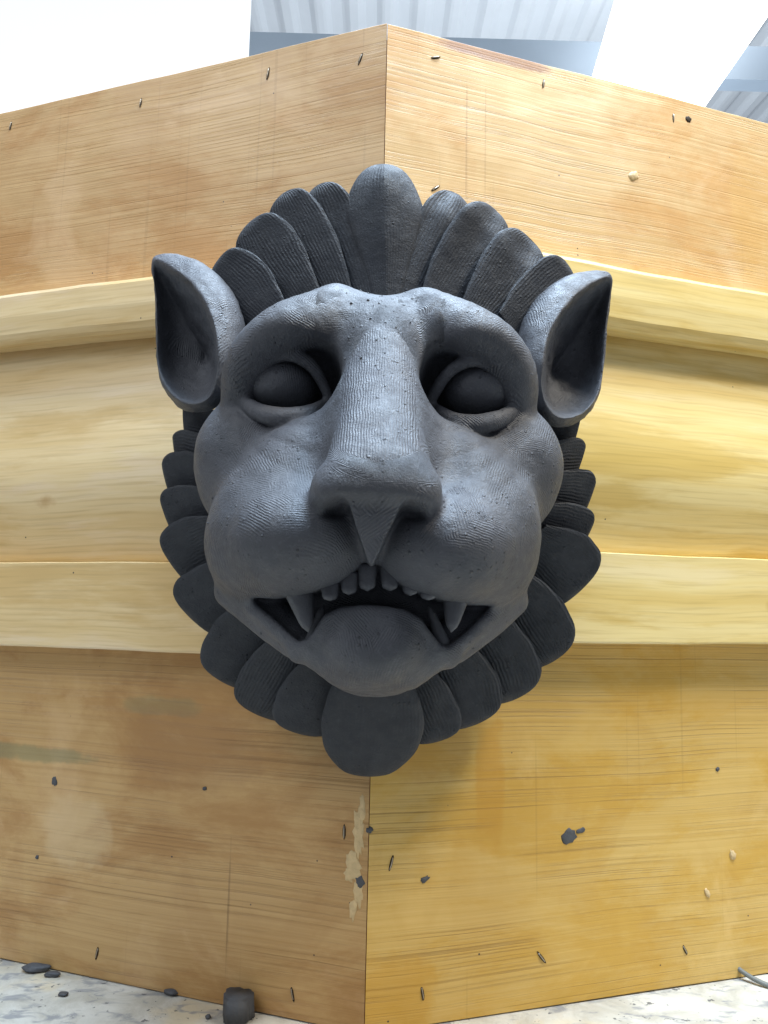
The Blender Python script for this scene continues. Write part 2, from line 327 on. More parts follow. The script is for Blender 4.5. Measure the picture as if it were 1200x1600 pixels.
for side, zz, pu, plw, pn_ in ((-1, ZL, PLY_UL, PLY_LL, PINE_L), (1, ZR, PLY_UR, PLY_LR, PINE_R)):
    PANEL[side, 'u'] = extrude('upper_panel', side, [(0, zz['lt']-0.02), (0, TOPZ-0.0015), (-0.0015, TOPZ), (TH, TOPZ), (TH, zz['lt']-0.02)], pu, 0.0004)
    PANEL[side, 'l'] = extrude('lower_panel', side, [(0, BOTZ), (0, zz['bb']+0.02), (TH, zz['bb']+0.02), (TH, BOTZ)], plw, 0.0002)
    lo_, hi_ = zz['lb'], zz['lt']
    extrude('lip_moulding', side, [(0.0008, hi_+0.001), (0.029, hi_+0.001), (0.0335, hi_-0.001), (0.035, hi_-0.005), (0.0355, (hi_+lo_)/2), (0.034, lo_+0.010), (0.031, lo_+0.003), (0.026, lo_), (0.0008, lo_)], pn_, 0.0007)
    t_, b_ = zz['lb']+0.006, zz['bt']-0.006
    pts = [(0, .004), (.07, .002), (.14, .0025), (.22, .006), (.31, .0115), (.41, .0175), (.51, .0220), (.60, .0240), (.69, .0225), (.78, .0180), (.87, .0115), (.94, .0070), (1, .006)]
    cv = extrude('cove_moulding', side, [(0.0009, t_)]+[(o+0.002, t_+(b_-t_)*f) for f, o in pts]+[(0.0009, b_)], pn_, 0.0005, smooth=True)
    extrude('band_moulding', side, [(0.0008, zz['bt']), (0.0290, zz['bt']), (0.030, zz['bt']-0.0010), (0.030, zz['bb']+0.002), (0.0285, zz['bb']), (0.0008, zz['bb'])], pn_, 0.0006)
v = [wall_pt(-1, 0.93, -0.02, TOPZ-0.006)-PZ, Vector((0, 0.0215, TOPZ-0.006))-PZ, wall_pt(1, 0.93, -0.02, TOPZ-0.006)-PZ]
v += [p-Vector((0, 0, 0.012)) for p in v]
mesh_obj('top_board', v, [(0, 1, 2), (3, 4, 5), (0, 1, 4, 3), (1, 2, 5, 4), (2, 0, 3, 5)], PLY_UL, plinth, smooth=False, uvs=[(p.x, p.y) for p in v])
JOINT = plain('red_brown_joint', (0.20, 0.075, 0.025), 0.7)
v = [Vector((x, y, z))-PZ for z in (BOTZ, TOPZ-0.02) for x, y in ((-0.012, 0.009), (0, 0.0012), (0.012, 0.009), (0, 0.02))]
mesh_obj('corner_post', v, [(0, 1, 2, 3), (4, 5, 6, 7), (0, 1, 5, 4), (1, 2, 6, 5), (2, 3, 7, 6), (3, 0, 4, 7)], JOINT, plinth, smooth=False)
# glue and filler squeezed out along the lower corner joint: thin raised skins
def blob(name, side, px, py, w_, h_, off, mat, parent, thick=0.002, seed=0, rel=True, n=14, ang=0.0):
    """an irregular raised dab lying on a wall; width and height in photo pixels"""
    rr = random.Random(seed); s, z = on_wall(px, py, side, off); k = 0.86/FPX
    e, nrm, t = WALL[side]; ctr = wall_pt(side, s, off, z)
    rings = []; a0 = [rr.uniform(0.72, 1.25) for _ in range(n)]
    for f, hgt in ((1.0, -0.0006), (0.86, 0.55), (0.5, 0.95)):
        ring = []
        for i in range(n):
            th = 2*math.pi*i/n; x = math.cos(th)*w_*k/2*a0[i]*f; y = math.sin(th)*h_*k/2*a0[i]*f
            x, y = x*math.cos(ang)-y*math.sin(ang), x*math.sin(ang)+y*math.cos(ang)
            ring.append(e*(x*side)+Vector((0, 0, y))+nrm*(hgt*thick*rr.uniform(0.7, 1.2) if hgt > 0 else hgt))
        rings.append(ring)
    vs = [p for r_ in rings for p in r_]+[nrm*thick]
    fs = [(a_*n+i, a_*n+(i+1) % n, (a_+1)*n+(i+1) % n, (a_+1)*n+i) for a_ in range(2) for i in range(n)]
    fs += [(2*n+i, 2*n+(i+1) % n, 3*n) for i in range(n)]; fs.append(tuple(range(n-1, -1, -1)))
    base = PZ if parent is plinth else (PZ if parent is not None else Vector((0, 0, 0)))
    if parent is None:
        o = mesh_obj(name, vs, fs, mat); o.location = ctr
    else:
        o = mesh_obj(name, [p+ctr-PZ for p in vs], fs, mat, parent)
    return o
for i, (x, y, w_, h_, an) in enumerate(((560, 1300, 17, 70, 0.05), (553, 1352, 22, 40, 0.3), (546, 1366, 20, 22, 0.0), (560, 1392, 15, 44, 0.1), (552, 1420, 12, 34, -0.1), (566, 1262, 10, 50, 0.0))):
    blob('filler_patch', -1, x, y, w_, h_, 0.0003, PUTTY, PANEL[-1, 'l'], 0.0007, 40+i, n=22, ang=an)
# staples, each on a dark patch painting the shade of its slot
def staple(px, py, side, lvl, ang=75, L=0.0115):
    L *= random.uniform(0.85, 1.15)
    s, z = on_wall(px, py, side, 0.0); e, n, t = WALL[side]; ctr = wall_pt(side, s, 0, z)-PZ
    ca, sa = math.cos(R(ang)), math.sin(R(ang)); ex = e*side*ca+Vector((0, 0, sa)); ey = e*side*-sa+Vector((0, 0, ca))
    sl = []; N = 10
    for hgt, f in ((0.0004, 1.0), (0.0007, 0.55)):
        for i in range(N):
            th = 2*math.pi*i/N; q = random.uniform(0.85, 1.15)
            sl.append(ctr+ex*(math.cos(th)*L*0.62*f*q)+ey*(math.sin(th)*0.0016*f*q)+n*hgt)
    fs = [(i, (i+1) % N, N+(i+1) % N, N+i) for i in range(N)]+[tuple(range(N, 2*N))]
    slot = mesh_obj('staple_slot_shade', sl, fs, SLOT_SHADE, PANEL[side, lvl])
    rows = []; pts = [(-0.5, 0.0002), (-0.47, 0.0011), (-0.2, 0.0014), (0.2, 0.0013), (0.44, 0.0010), (0.5, 0.0003)]
    for f, hgt in pts:
        c0 = ctr+ex*(f*L*0.9)+n*hgt
        rows += [c0+ey*0.0006-n*0.0003, c0+ey*0.0004+n*0.0004, c0-ey*0.0004+n*0.0004, c0-ey*0.0006-n*0.0003]
    fs = [(4*i+j, 4*i+(j+1) % 4, 4*i+4+(j+1) % 4, 4*i+4+j) for i in range(len(pts)-1) for j in range(4)]+[(0, 1, 2, 3), tuple(4*(len(pts)-1)+j for j in range(4))]
    mesh_obj('staple', rows, fs, STEEL, PANEL[side, lvl])
for px, py, side, lvl, ang in ((17, 197, -1, 'u', 80), (220, 161, -1, 'u', 84), (419, 115, -1, 'u', 82), (563, 93, -1, 'u', 72),
        (681, 90, 1, 'u', 20), (681, 294, 1, 'u', 40), (849, 131, 1, 'u', 82), (1052, 184, 1, 'u', 88),
        (152, 1489, -1, 'l', 80), (457, 1553, -1, 'l', 105), (538, 1300, -1, 'l', 90), (611, 1349, 1, 'l', 74), (660, 1552, 1, 'l', 100), (846, 1496, 1, 'l', 130), (1070, 1484, 1, 'l', 120)):
    staple(px, py, side, lvl, ang)
# ------------------------------------------------------------------ the lion's face: one continuous clay surface grown from a distance field
def smin(a, b, k):
    h = np.maximum(k-np.abs(a-b), 0)/k
    return np.minimum(a, b)-h*h*k*0.25
def smax(a, b, k): return -smin(-a, -b, k)
def ell(P, c, r, rot=None):
    q = P-np.asarray(c, np.float32)
    if rot is not None: q = q@np.asarray(rot, np.float32)
    r = np.asarray(r, np.float32); q = q/r
    k0 = np.sqrt((q*q).sum(1))+1e-9; q /= r
    return k0*(k0-1)/(np.sqrt((q*q).sum(1))+1e-9)
def seg(P, a, b, ra, rb):
    a = np.asarray(a, np.float32); b = np.asarray(b, np.float32); ab = b-a
    t = np.clip(((P-a)@ab)/float(ab@ab), 0, 1)
    q = P-a-t[:, None]*ab
    return np.sqrt((q*q).sum(1))-(ra+(rb-ra)*t)
def chain(P, pts, k=0.0, sub=3):
    """a tube of varying radius along a smooth curve through the given points"""
    q = np.array([list(A(*p[:3]))+[p[3]] for p in pts]); n = len(q); out = []
    for i in range(n-1):
        p0, p1, p2, p3 = q[max(i-1, 0)], q[i], q[i+1], q[min(i+2, n-1)]
        for f in np.arange(sub)/sub: out.append(0.5*(2*p1+(p2-p0)*f+(2*p0-5*p1+4*p2-p3)*f*f+(3*p1-p0-3*p2+p3)*f**3))
    out.append(q[-1]); out = np.array(out)
    mg = 0.045+q[:, 3].max(); lo, hi = q[:, :3].min(0)-mg, q[:, :3].max(0)+mg
    m = ((P > lo) & (P < hi)).all(1); d = np.full(len(P), 0.045, np.float32)
    if m.any():
        Q = P[m]; e = None
        for a_, b_ in zip(out[:-1], out[1:]):
            g = seg(Q, a_[:3], b_[:3], a_[3], b_[3]); e = g if e is None else np.minimum(e, g)
        d[m] = e
    return d
def poly2(x, z, pts):
    """signed distance to a closed polygon in the x-z plane"""
    pts = np.asarray(pts, np.float32); n = len(pts)
    d = np.full(x.shape, 1e9, np.float32); s = np.zeros(x.shape, bool)
    for i in range(n):
        a, b = pts[i], pts[(i+1) % n]; ex, ez = b-a
        wx, wz = x-a[0], z-a[1]
        t = np.clip((wx*ex+wz*ez)/(ex*ex+ez*ez+1e-12), 0, 1)
        d = np.minimum(d, (wx-ex*t)**2+(wz-ez*t)**2)
        c1 = (a[1] <= z); c2 = (b[1] <= z)
        cr_ = ex*wz-ez*wx
        s ^= (c1 & ~c2 & (cr_ < 0)) | (~c1 & c2 & (cr_ > 0))
    d = np.sqrt(d); d[s] *= -1
    return d
def rotx(a):
    c, s = math.cos(a), math.sin(a)
    return np.array(((1, 0, 0), (0, c, -s), (0, s, c)))
def roty(a):
    c, s = math.cos(a), math.sin(a)
    return np.array(((c, 0, s), (0, 1, 0), (-s, 0, c)))

MOUTH_Y = -0.225
MOUTH = [(-2, 889), (14, 891), (50, 915), (112, 935), (160, 941), (198, 940), (188, 952), (150, 984), (120, 1008), (108, 1004), (94, 988), (78, 964), (50, 950), (20, 946), (-2, 945)]
MOUTH_XZ = [(A(u, v, MOUTH_Y)[0], A(u, v, MOUTH_Y)[2]) for u, v in MOUTH]

def face_sdf(P0):
    P = P0.copy()
    # the modeller's hand: slight unevenness between the two halves
    P[:, 0] += 0.0016*np.sin(P0[:, 2]*21+1.0)+0.0010*np.sin(P0[:, 2]*47)
    P[:, 2] += 0.0009*np.sin(P0[:, 0]*24+0.2)
    P[:, 1] += 0.0012*np.sin(P0[:, 0]*37+P0[:, 2]*29)
    x0 = P[:, 0].copy()
    P[:, 0] = np.sqrt(x0*x0+0.0015**2)
    X, Y, Z = P[:, 0], P[:, 1], P[:, 2]
    # skull, kept inside the mane
    d = ell(P, A(0, 700, -0.06), (0.122, 0.112, 0.135))
    d = smin(d, ell(P, A(0, 905, -0.075), (0.112, 0.100, 0.060)), 0.04)
    # forehead
    d = smin(d, ell(P, A(0, 600, -0.110), (0.078, 0.078, 0.054)), 0.03)
    d = smin(d, ell(P, A(0, 572, -0.114), (0.048, 0.066, 0.044)), 0.03)
    # cheek
    d = smin(d, ell(P, A(203, 730, -0.120), (0.045, 0.052, 0.060)), 0.014)
    d = smin(d, ell(P, A(130, 735, -0.124), (0.052, 0.047, 0.040)), 0.025)
    # brow roll
    brow = chain(P, [(70, 497, -0.168, 0.0215), (108, 512, -0.181, 0.0260), (150, 535, -0.184, 0.0275), (187, 569, -0.170, 0.0262), (208, 606, -0.154, 0.0205), (214, 645, -0.142, 0.0140)], 0.024)
    d = smin(d, brow, np.interp(X, (0.075, 0.112), (0.018, 0.006)).astype(np.float32))
    d = smax(d, -ell(P, A(0, 442, -0.192), (0.028, 0.040, 0.026)), 0.024)
    # cheek under the lower lid
    d = smin(d, ell(P, A(155, 712, -0.142), (0.060, 0.038, 0.0330)), 0.022)
    # muzzle lobes and the fold that climbs to the inner eye
    muz = ell(P, A(112, 850, -0.187), (0.060, 0.080, 0.048))
    muz = smin(muz, ell(P, A(180, 858, -0.160), (0.039, 0.062, 0.046)), 0.02)
    fold = chain(P, [(70, 630, -0.160, 0.010), (90, 668, -0.174, 0.017), (122, 722, -0.190, 0.027), (160, 790, -0.186, 0.038)], 0.02)
    muz = smin(muz, fold, 0.03)
    d = smin(d, muz, 0.026)
    # broad root of the nose, sloping to the cheeks
    d = smin(d, chain(P, [(0, 565, -0.150, 0.030), (0, 620, -0.164, 0.039), (0, 680, -0.180, 0.047), (0, 735, -0.192, 0.051)]), 0.026)
    # nose: a tapering wedge from the forehead to the tip
    a = A(0, 508, -0.152).astype(np.float32); b = A(0, 750, -0.257).astype(np.float32)
    ax = (b-a); Ln = float(np.linalg.norm(ax)); ax /= Ln
    nn = np.cross(ax, (1, 0, 0)); nn /= np.linalg.norm(nn)
    q = P-a; t = (q@ax)/Ln; h = q@nn.astype(np.float32)
    tt = np.clip(t, -0.1, 1.2)
    wdt = 0.0245+0.0142*np.clip((tt-0.35)/0.70, 0, 1)**1.3+0.020*np.clip((0.40-tt)/0.5, 0, 1)**1.2
    thk = 0.030+0.004*tt
    ex_ = np.interp(t, (0.25, 0.95), (1.95, 2.7)).astype(np.float32)
    e = ((np.abs(X/wdt)**ex_+np.abs(h/thk)**ex_)**(1/ex_)-1)*np.minimum(wdt, thk)
    pn = A(0, 745, -0.296); nose = smax(e, -(Y-pn[1])*0.93-(Z-pn[2])*0.36, 0.017)
    nose = smax(nose, A(0, 784, -0.28)[2]-Z, 0.008)
    nose = smax(nose, -(t+0.02)*Ln, 0.03)
    kn_ = np.interp(t, (0.0, 0.35, 0.65, 0.95), (0.040, 0.034, 0.030, 0.011)).astype(np.float32)
    d = smin(d, nose, kn_)
    # eye socket, hollowed under the brow
    sk = ell(P, A(153, 585, -0.210), (0.0425, 0.064, 0.0300), roty(R(-3))@rotx(R(-17)))
    sk = smin(sk, ell(P, A(96, 594, -0.178), (0.0155, 0.044, 0.0240), rotx(R(-10))), 0.018)
    d = smax(d, -sk, np.interp(X, (0.055, 0.085), (0.005, 0.014)).astype(np.float32))
    d = smin(d, chain(P, [(74, 527, -0.176, 0.0085), (96, 521, -0.186, 0.0095), (124, 520, -0.191, 0.0105), (160, 531, -0.190, 0.0122), (193, 563, -0.178, 0.0128), (212, 604, -0.160, 0.0122), (218, 642, -0.148, 0.010)]), 0.012)
    # ball bed and lids
    d = smin(d, ell(P, A(150, 614, -0.127), (0.036, 0.036, 0.027)), 0.003)
    up = chain(P, [(216, 646, -0.160, 0.0038), (209, 616, -0.166, 0.0046), (190, 579, -0.177, 0.0052), (150, 558, -0.184, 0.0056), (112, 573, -0.181, 0.0050), (89, 604, -0.173, 0.0046), (74, 638, -0.167, 0.004)], 0.004)
    d = smin(d, up, 0.0025)
    lo = chain(P, [(213, 632, -0.160, 0.0048), (189, 650, -0.177, 0.0072), (150, 659, -0.186, 0.0082), (112, 653, -0.183, 0.0074), (84, 634, -0.167, 0.0048)], 0.006)
    d = smin(d, lo, 0.0025)
    # wings of the nose
    d = smin(d, ell(P, A(75, 768, -0.262), (0.0110, 0.022, 0.0130)), 0.010)
    # nostrils
    d = smax(d, -ell(P, A(56, 797, -0.272), (0.0125, 0.026, 0.0050), roty(R(14))), 0.004)
    # philtrum wedge with a slit on each side
    sl = chain(P, [(46, 806, -0.275, 0.0056), (21, 848, -0.273, 0.0050), (5, 888, -0.267, 0.0040)], 0.002)
    d = smax(d, -sl, 0.003)
    w0 = A(0, 765, -0.27); w1 = A(0, 885, -0.27)
    f = np.clip((Z-w1[2])/(w0[2]-w1[2]), -0.2, 1.6)
    wedge = np.maximum((X-(0.0012+0.0200*f))*0.93, -(Y+0.2665+0.0215*np.clip(f, 0, 1.5)))
    wedge = smax(wedge, Z-A(0, 762, -0.27)[2], 0.008); wedge = np.maximum(wedge, w1[2]-Z); wedge = np.maximum(wedge, Y+0.20)
    d = smin(d, wedge, 0.006)
    # lower jaw and chin
    jaw = ell(P, A(0, 1006, -0.150), (0.052, 0.062, 0.0415))
    jaw = smin(jaw, ell(P, A(0, 1000, -0.203), (0.0400, 0.036, 0.0335)), 0.016)
    rim = chain(P, [(236, 870, -0.150, 0.011), (219, 912, -0.160, 0.0105), (184, 946, -0.174, 0.0105), (140, 982, -0.186, 0.012), (98, 1008, -0.190, 0.016), (50, 1030, -0.190, 0.020)], 0.016)
    jaw = smin(jaw, rim, 0.012)
    lip = chain(P, [(0, 951, -0.221, 0.0075), (42, 955, -0.219, 0.0075), (76, 974, -0.211, 0.0075), (100, 1004, -0.201, 0.0085), (118, 1022, -0.190, 0.0085)])
    jaw = smax(jaw, -ell(P, A(0, 985, -0.262), (0.030, 0.026, 0.016)), 0.012)
    jaw = smin(jaw, lip, 0.006)
    d = smin(d, jaw, 0.006)
    # mouth opening
    m2 = poly2(X, Z, MOUTH_XZ)
    mo = smax(m2, Y+0.145, 0.006)
    d = smax(d, -mo, 0.004)
    d = smin(d, ell(P, A(0, 940, -0.105), (0.098, 0.072, 0.052)), 0.010)
    d = smin(d, chain(P, [(214, 930, -0.148, 0.016), (165, 968, -0.163, 0.017), (120, 1000, -0.172, 0.017)], 0.01), 0.006)
    return d

def surface_nets(fn, lo, hi, h, B=8):
    """polygonise a distance field on a sparse set of blocks (naive surface nets)"""
    lo = np.asarray(lo, np.float64); n = np.ceil((np.asarray(hi)-lo)/h/B).astype(int)*B
    nb = n//B
    g = np.stack(np.meshgrid(*[np.arange(k) for k in nb], indexing='ij'), -1).reshape(-1, 3)
    cen = (lo+(g+0.5)*B*h).astype(np.float32)
    f = fn(cen)
    act = g[np.abs(f) < B*h*1.9]
    vol = np.full(n+1, 1.0, np.float32)
    loc = np.stack(np.meshgrid(*[np.arange(B+1)]*3, indexing='ij'), -1).reshape(-1, 3)
    known = np.zeros(n+1, bool)
    for i in range(0, len(act), 400):
        ii = (act[i:i+400, None, :]*B+loc[None]).reshape(-1, 3)
        key = np.unique(ii[:, 0]*(n[1]+1)*(n[2]+1)+ii[:, 1]*(n[2]+1)+ii[:, 2])
        key = key[~known.ravel()[key]]
        jj = np.stack(np.unravel_index(key, n+1), -1)
        vol.ravel()[key] = fn((lo+jj*h).astype(np.float32)); known.ravel()[key] = True
    # the rest takes the sign of its block
    sgn = np.where(f < 0, -1.0, 1.0).reshape(nb)
    big = np.kron(sgn, np.ones((B, B, B), np.float32)); big = np.pad(big, ((0, 1),)*3, mode='edge')
    vol = np.where(known, vol, big)
    neg = vol < 0
    cnt = np.zeros(n, np.int8); acc = np.zeros(tuple(n)+(3,), np.float32); ec = np.zeros(n, np.int16)
    corners = [(i, j, k) for i in (0, 1) for j in (0, 1) for k in (0, 1)]
    for i, j, k in corners: cnt += neg[i:n[0]+i, j:n[1]+j, k:n[2]+k]
    cells = np.argwhere((cnt > 0) & (cnt < 8))
    pos = np.zeros((len(cells), 3)); num = np.zeros(len(cells))
    cv = {c: vol[cells[:, 0]+c[0], cells[:, 1]+c[1], cells[:, 2]+c[2]] for c in corners}
    for c in corners:
        for axn in range(3):
            if c[axn] == 0:
                c2 = list(c); c2[axn] = 1; c2 = tuple(c2)
                v0, v1 = cv[c], cv[c2]; m = (v0 < 0) != (v1 < 0)
                t = v0[m]/(v0[m]-v1[m])
                p = np.array(c, float)[None].repeat(m.sum(), 0); p[:, axn] += t
                pos[m] += p; num[m] += 1
    verts = lo+(cells+pos/num[:, None])*h
    idx = np.full(n, -1, np.int64); idx[tuple(cells.T)] = np.arange(len(cells))
    quads = []
    for axn in range(3):
        o1, o2 = [a_ for a_ in range(3) if a_ != axn]
        s0 = [slice(0, k+1) for k in n]; s1 = list(s0); s0[axn] = slice(0, n[axn]); s1[axn] = slice(1, n[axn]+1)
        ch = np.argwhere(neg[tuple(s0)] != neg[tuple(s1)])
        ch = ch[(ch[:, o1] > 0) & (ch[:, o2] > 0) & (ch[:, o1] < n[o1]) & (ch[:, o2] < n[o2])]
        def cell(d1, d2):
            c = ch.copy(); c[:, o1] -= d1; c[:, o2] -= d2
            return idx[c[:, 0], c[:, 1], c[:, 2]]
        qd = np.stack([cell(1, 1), cell(0, 1), cell(0, 0), cell(1, 0)], 1)
        fl = neg[ch[:, 0], ch[:, 1], ch[:, 2]]
        if axn == 1: fl = ~fl
        qd[~fl] = qd[~fl][:, ::-1]
        quads.append(qd)
    q = np.concatenate(quads); q = q[(q >= 0).all(1)]
    return verts, q
def np_mesh(name, verts, quads, mat, parent):
    me = bpy.data.meshes.new(name)
    me.vertices.add(len(verts)); me.vertices.foreach_set('co', verts.astype(np.float32).ravel())
    me.loops.add(len(quads)*4); me.loops.foreach_set('vertex_index', quads.astype(np.int32).ravel())
    me.polygons.add(len(quads)); me.polygons.foreach_set('loop_start', np.arange(0, len(quads)*4, 4, dtype=np.int32))
    me.update(calc_edges=True); me.validate()
    me.polygons.foreach_set('use_smooth', [True]*len(quads))
    me.materials.append(mat)
    o = bpy.data.objects.new(name, me); C.objects.link(o); o.parent = parent
    return o
# ------------------------------------------------------------------ the clay lion head
lion = thing('lion_head', 'dark grey clay lion head with leaf mane and bared fangs on the plinth corner', 'sculpture')
fv, fq = surface_nets(face_sdf, (-0.165, -0.335, -0.110), (0.165, 0.05, 0.33), RES)
from mathutils import noise as mnoise
face = np_mesh('face', fv, fq, CLAY, lion)
nrm = np.zeros(len(fv)*3, np.float32); face.data.vertices.foreach_get('normal', nrm); nrm = nrm.reshape(-1, 3)
amp_ = np.array([0.0007*mnoise.noise(Vector(p)*38)+0.0003*mnoise.noise(Vector(p)*105) for p in fv])
fv = fv+nrm*amp_[:, None]; face.data.vertices.foreach_set('co', fv.astype(np.float32).ravel()); face.data.update()
# crumbs of clay that stuck to the face
pick = np.where((nrm[:, 1] < -0.3) & (((np.abs(fv[:, 0]) < 0.03) & (fv[:, 2] > 0.17)) | (rng.random(len(fv)) < 0.05)))[0]
cv_, cf_ = [], []
for q in rng.choice(pick, 90, replace=False):
    c_ = fv[q]; r_ = rng.uniform(0.0004, 0.0013); b0 = len(cv_)
    for dx, dy, dz in ((1, 0, 0), (-1, 0, 0), (0, 1, 0), (0, -1, 0), (0, 0, 1), (0, 0, -1)):
        cv_.append(c_+np.array((dx, dy, dz))*r_*rng.uniform(0.5, 1.5))
    for a_, b_, c2 in ((0, 2, 4), (2, 1, 4), (1, 3, 4), (3, 0, 4), (2, 0, 5), (1, 2, 5), (3, 1, 5), (0, 3, 5)): cf_.append((b0+a_, b0+b_, b0+c2))
tag(mesh_obj('clay_specks', cv_, cf_, CLAY_DARK, lion, smooth=False), kind='stuff')
ns_ = np.clip(1-np.abs(fv[:, 0])/0.050, 0, 1)**0.6*np.clip((-fv[:, 1]-0.19)/0.03, 0, 1)*np.clip((fv[:, 2]-0.075)/0.03, 0, 1)
att = face.data.attributes.new('nose', 'FLOAT', 'POINT'); att.data.foreach_set('value', np.clip(ns_*1.6, 0, 1).astype(np.float32))

# eyeballs, smooth and blank
def sphere_mesh(name, seg=40, rings=24):
    bm = bmesh.new(); bmesh.ops.create_uvsphere(bm, u_segments=seg, v_segments=rings, radius=1)
    me = bpy.data.meshes.new(name); bm.to_mesh(me); bm.free(); me.polygons.foreach_set('use_smooth', [True]*len(me.polygons)); return me
em = sphere_mesh('eye')
em.transform(Matrix.Diagonal((0.0300, 0.0400, 0.0245, 1))); em.materials.append(CLAY)
for s in (-1, 1):
    c = A(150, 612, -0.1440); o = bpy.data.objects.new('eye', em); C.objects.link(o); o.parent = lion
    o.location = (c[0]*s, c[1], c[2])

# teeth
def tooth(root, tip, r0, bend=(0, 0), Yr=-0.235, Yt=-0.238, flat=0.8, blunt=0.6, name='tooth'):
    p0 = at(root[0], root[1], Yr); p1 = at(tip[0], tip[1], Yt); axis = (p1-p0); Lg = axis.length; axis.normalize()
    w1 = axis.cross(Vector((0, 1, 0))).normalized(); w2 = axis.cross(w1)
    vs = []; N = 12; K = 9
    for i in range(K):
        f = i/(K-1); rr = r0*(1-(1-blunt)*f)*math.sqrt(max(0.0, 1-max(0.0, (f-0.72)/0.28)**2.2))+1e-5
        c = p0+axis*(Lg*f)+w1*(bend[0]*math.sin(f*1.6))+w2*(bend[1]*math.sin(f*1.6))
        for j in range(N):
            th = 2*math.pi*j/N; vs.append(c+w1*(math.cos(th)*rr)+w2*(math.sin(th)*rr*flat))
    fs = [(i*N+j, i*N+(j+1) % N, (i+1)*N+(j+1) % N, (i+1)*N+j) for i in range(K-1) for j in range(N)]
    fs += [tuple(range(N)), tuple((K-1)*N+j for j in range(N))]
    return mesh_obj(name, vs, fs, CLAY_TOOTH, lion)
for (x, y0, y1, r) in ((516, 912, 939, 15), (546, 896, 930, 15), (574, 884, 924, 16), (609, 884, 924, 16), (642, 898, 931, 15), (669, 912, 938, 15)):
    tooth((x, y0), (x+random.uniform(-1, 1), y1), r*0.00046, Yr=-0.222, Yt=-0.226, flat=0.7, blunt=0.75, name='incisor')
tooth((465, 915), (480, 989), 26*0.00046, (0.001, 0), -0.208, -0.212, 0.8, 0.30, 'fang')
tooth((715, 915), (707, 989), 26*0.00046, (-0.001, 0), -0.208, -0.212, 0.8, 0.30, 'fang')
tooth((485, 1010), (506, 944), 13*0.00048, (0, 0), -0.196, -0.198, 0.9, 0.35, 'lower_fang')
tooth((693, 1010), (669, 945), 13*0.00048, (0, 0), -0.196, -0.198, 0.9, 0.35, 'lower_fang')

# ears: a folded cup, rim to bowl
def ear(sign, dv=0, su=1.0):
    rim = [(366, 418, -.082), (354, 474, -.074), (351, 532, -.072), (350, 590, -.080), (331, 632, -.096), (290, 650, -.114), (256, 628, -.128), (252, 570, -.138), (262, 510, -.136), (288, 464, -.124), (322, 434, -.108), (348, 422, -.094)]
    back = [(366, 408, -.072), (355, 474, -.052), (351, 534, -.048), (348, 604, -.054), (327, 650, -.068), (288, 668, -.082), (244, 648, -.106), (214, 580, -.120), (206, 510, -.118), (238, 440, -.110), (294, 402, -.094), (338, 404, -.080)]
    wallp = [(330, 440, -.020), (330, 490, -.005), (325, 540, -.002), (315, 600, -.002), (300, 640, -.010), (275, 655, -.02), (235, 640, -.03), (205, 570, -.03), (205, 520, -.03), (230, 470, -.03), (285, 445, -.03), (315, 440, -.02)]
    ctr = (268, 572, -.050)
    def lerp(p, f, dy): return tuple(ctr[i]+(p[i]-ctr[i])*f+(dy if i == 2 else 0) for i in range(3))
    inner = [tuple((p[0]+(ctr[0]-p[0])*0.05, p[1]+(ctr[1]-p[1])*0.04, p[2]+0.003)) for p in rim]
    mid1 = [lerp(p, 0.80, 0.016) for p in rim]; mid2 = [lerp(p, 0.50, 0.018) for p in rim]; mid3 = [lerp(p, 0.2, 0.010) for p in rim]
    outer = [tuple((p[0]*0.72+b[0]*0.28+(2 if i < 4 else 0), p[1]*0.75+b[1]*0.25, p[2]+(b[2]-p[2])*0.22)) for i, (p, b) in enumerate(zip(rim, back))]
    loops = [wallp, back, outer, rim, inner, mid1, mid2, mid3]
    vs = []; n = len(rim); rr = random.Random(5+sign)
    for L in loops:
        for (u, v, Y) in L:
            p = A(u*su+rr.uniform(-1.5, 1.5), v+dv+rr.uniform(-1.5, 1.5), Y); vs.append((p[0]*sign, p[1], p[2]))
    p = A(ctr[0], ctr[1]+dv, -.034); vs.append((p[0]*sign, p[1], p[2]))
    fs = [(a_*n+i, a_*n+(i+1) % n, (a_+1)*n+(i+1) % n, (a_+1)*n+i) for a_ in range(len(loops)-1) for i in range(n)]
    fs += [((len(loops)-1)*n+i, (len(loops)-1)*n+(i+1) % n, len(loops)*n) for i in range(n)]; fs.append(tuple(range(n)))
    o = mesh_obj('ear', vs, fs, CLAY, lion); md = o.modifiers.new('s', 'SUBSURF'); md.levels = 3; md.render_levels = 3
    tx = bpy.data.textures.get('hand_unevenness') or bpy.data.textures.new('hand_unevenness', 'CLOUDS'); tx.noise_scale = 0.018; tx.noise_depth = 2
    dm = o.modifiers.new('d', 'DISPLACE'); dm.texture = tx; dm.strength = 0.004; dm.mid_level = 0.5; dm.texture_coords = 'LOCAL'
    return o
ear(1, 3, 1.0); ear(-1, -5, 0.992)

# dark dab painting the shade of a dent in one brow
bd = sphere_mesh('gouge_shade', 16, 10); bd.transform(Matrix.Diagonal((0.0050, 0.0030, 0.0016, 1))); bd.materials.append(CLAY_DARK)
o = bpy.data.objects.new('dent_shade', bd); C.objects.link(o); o.parent = lion; o.location = at(694, 481, -0.186); o.rotation_euler = (0.5, 0.6, 0)
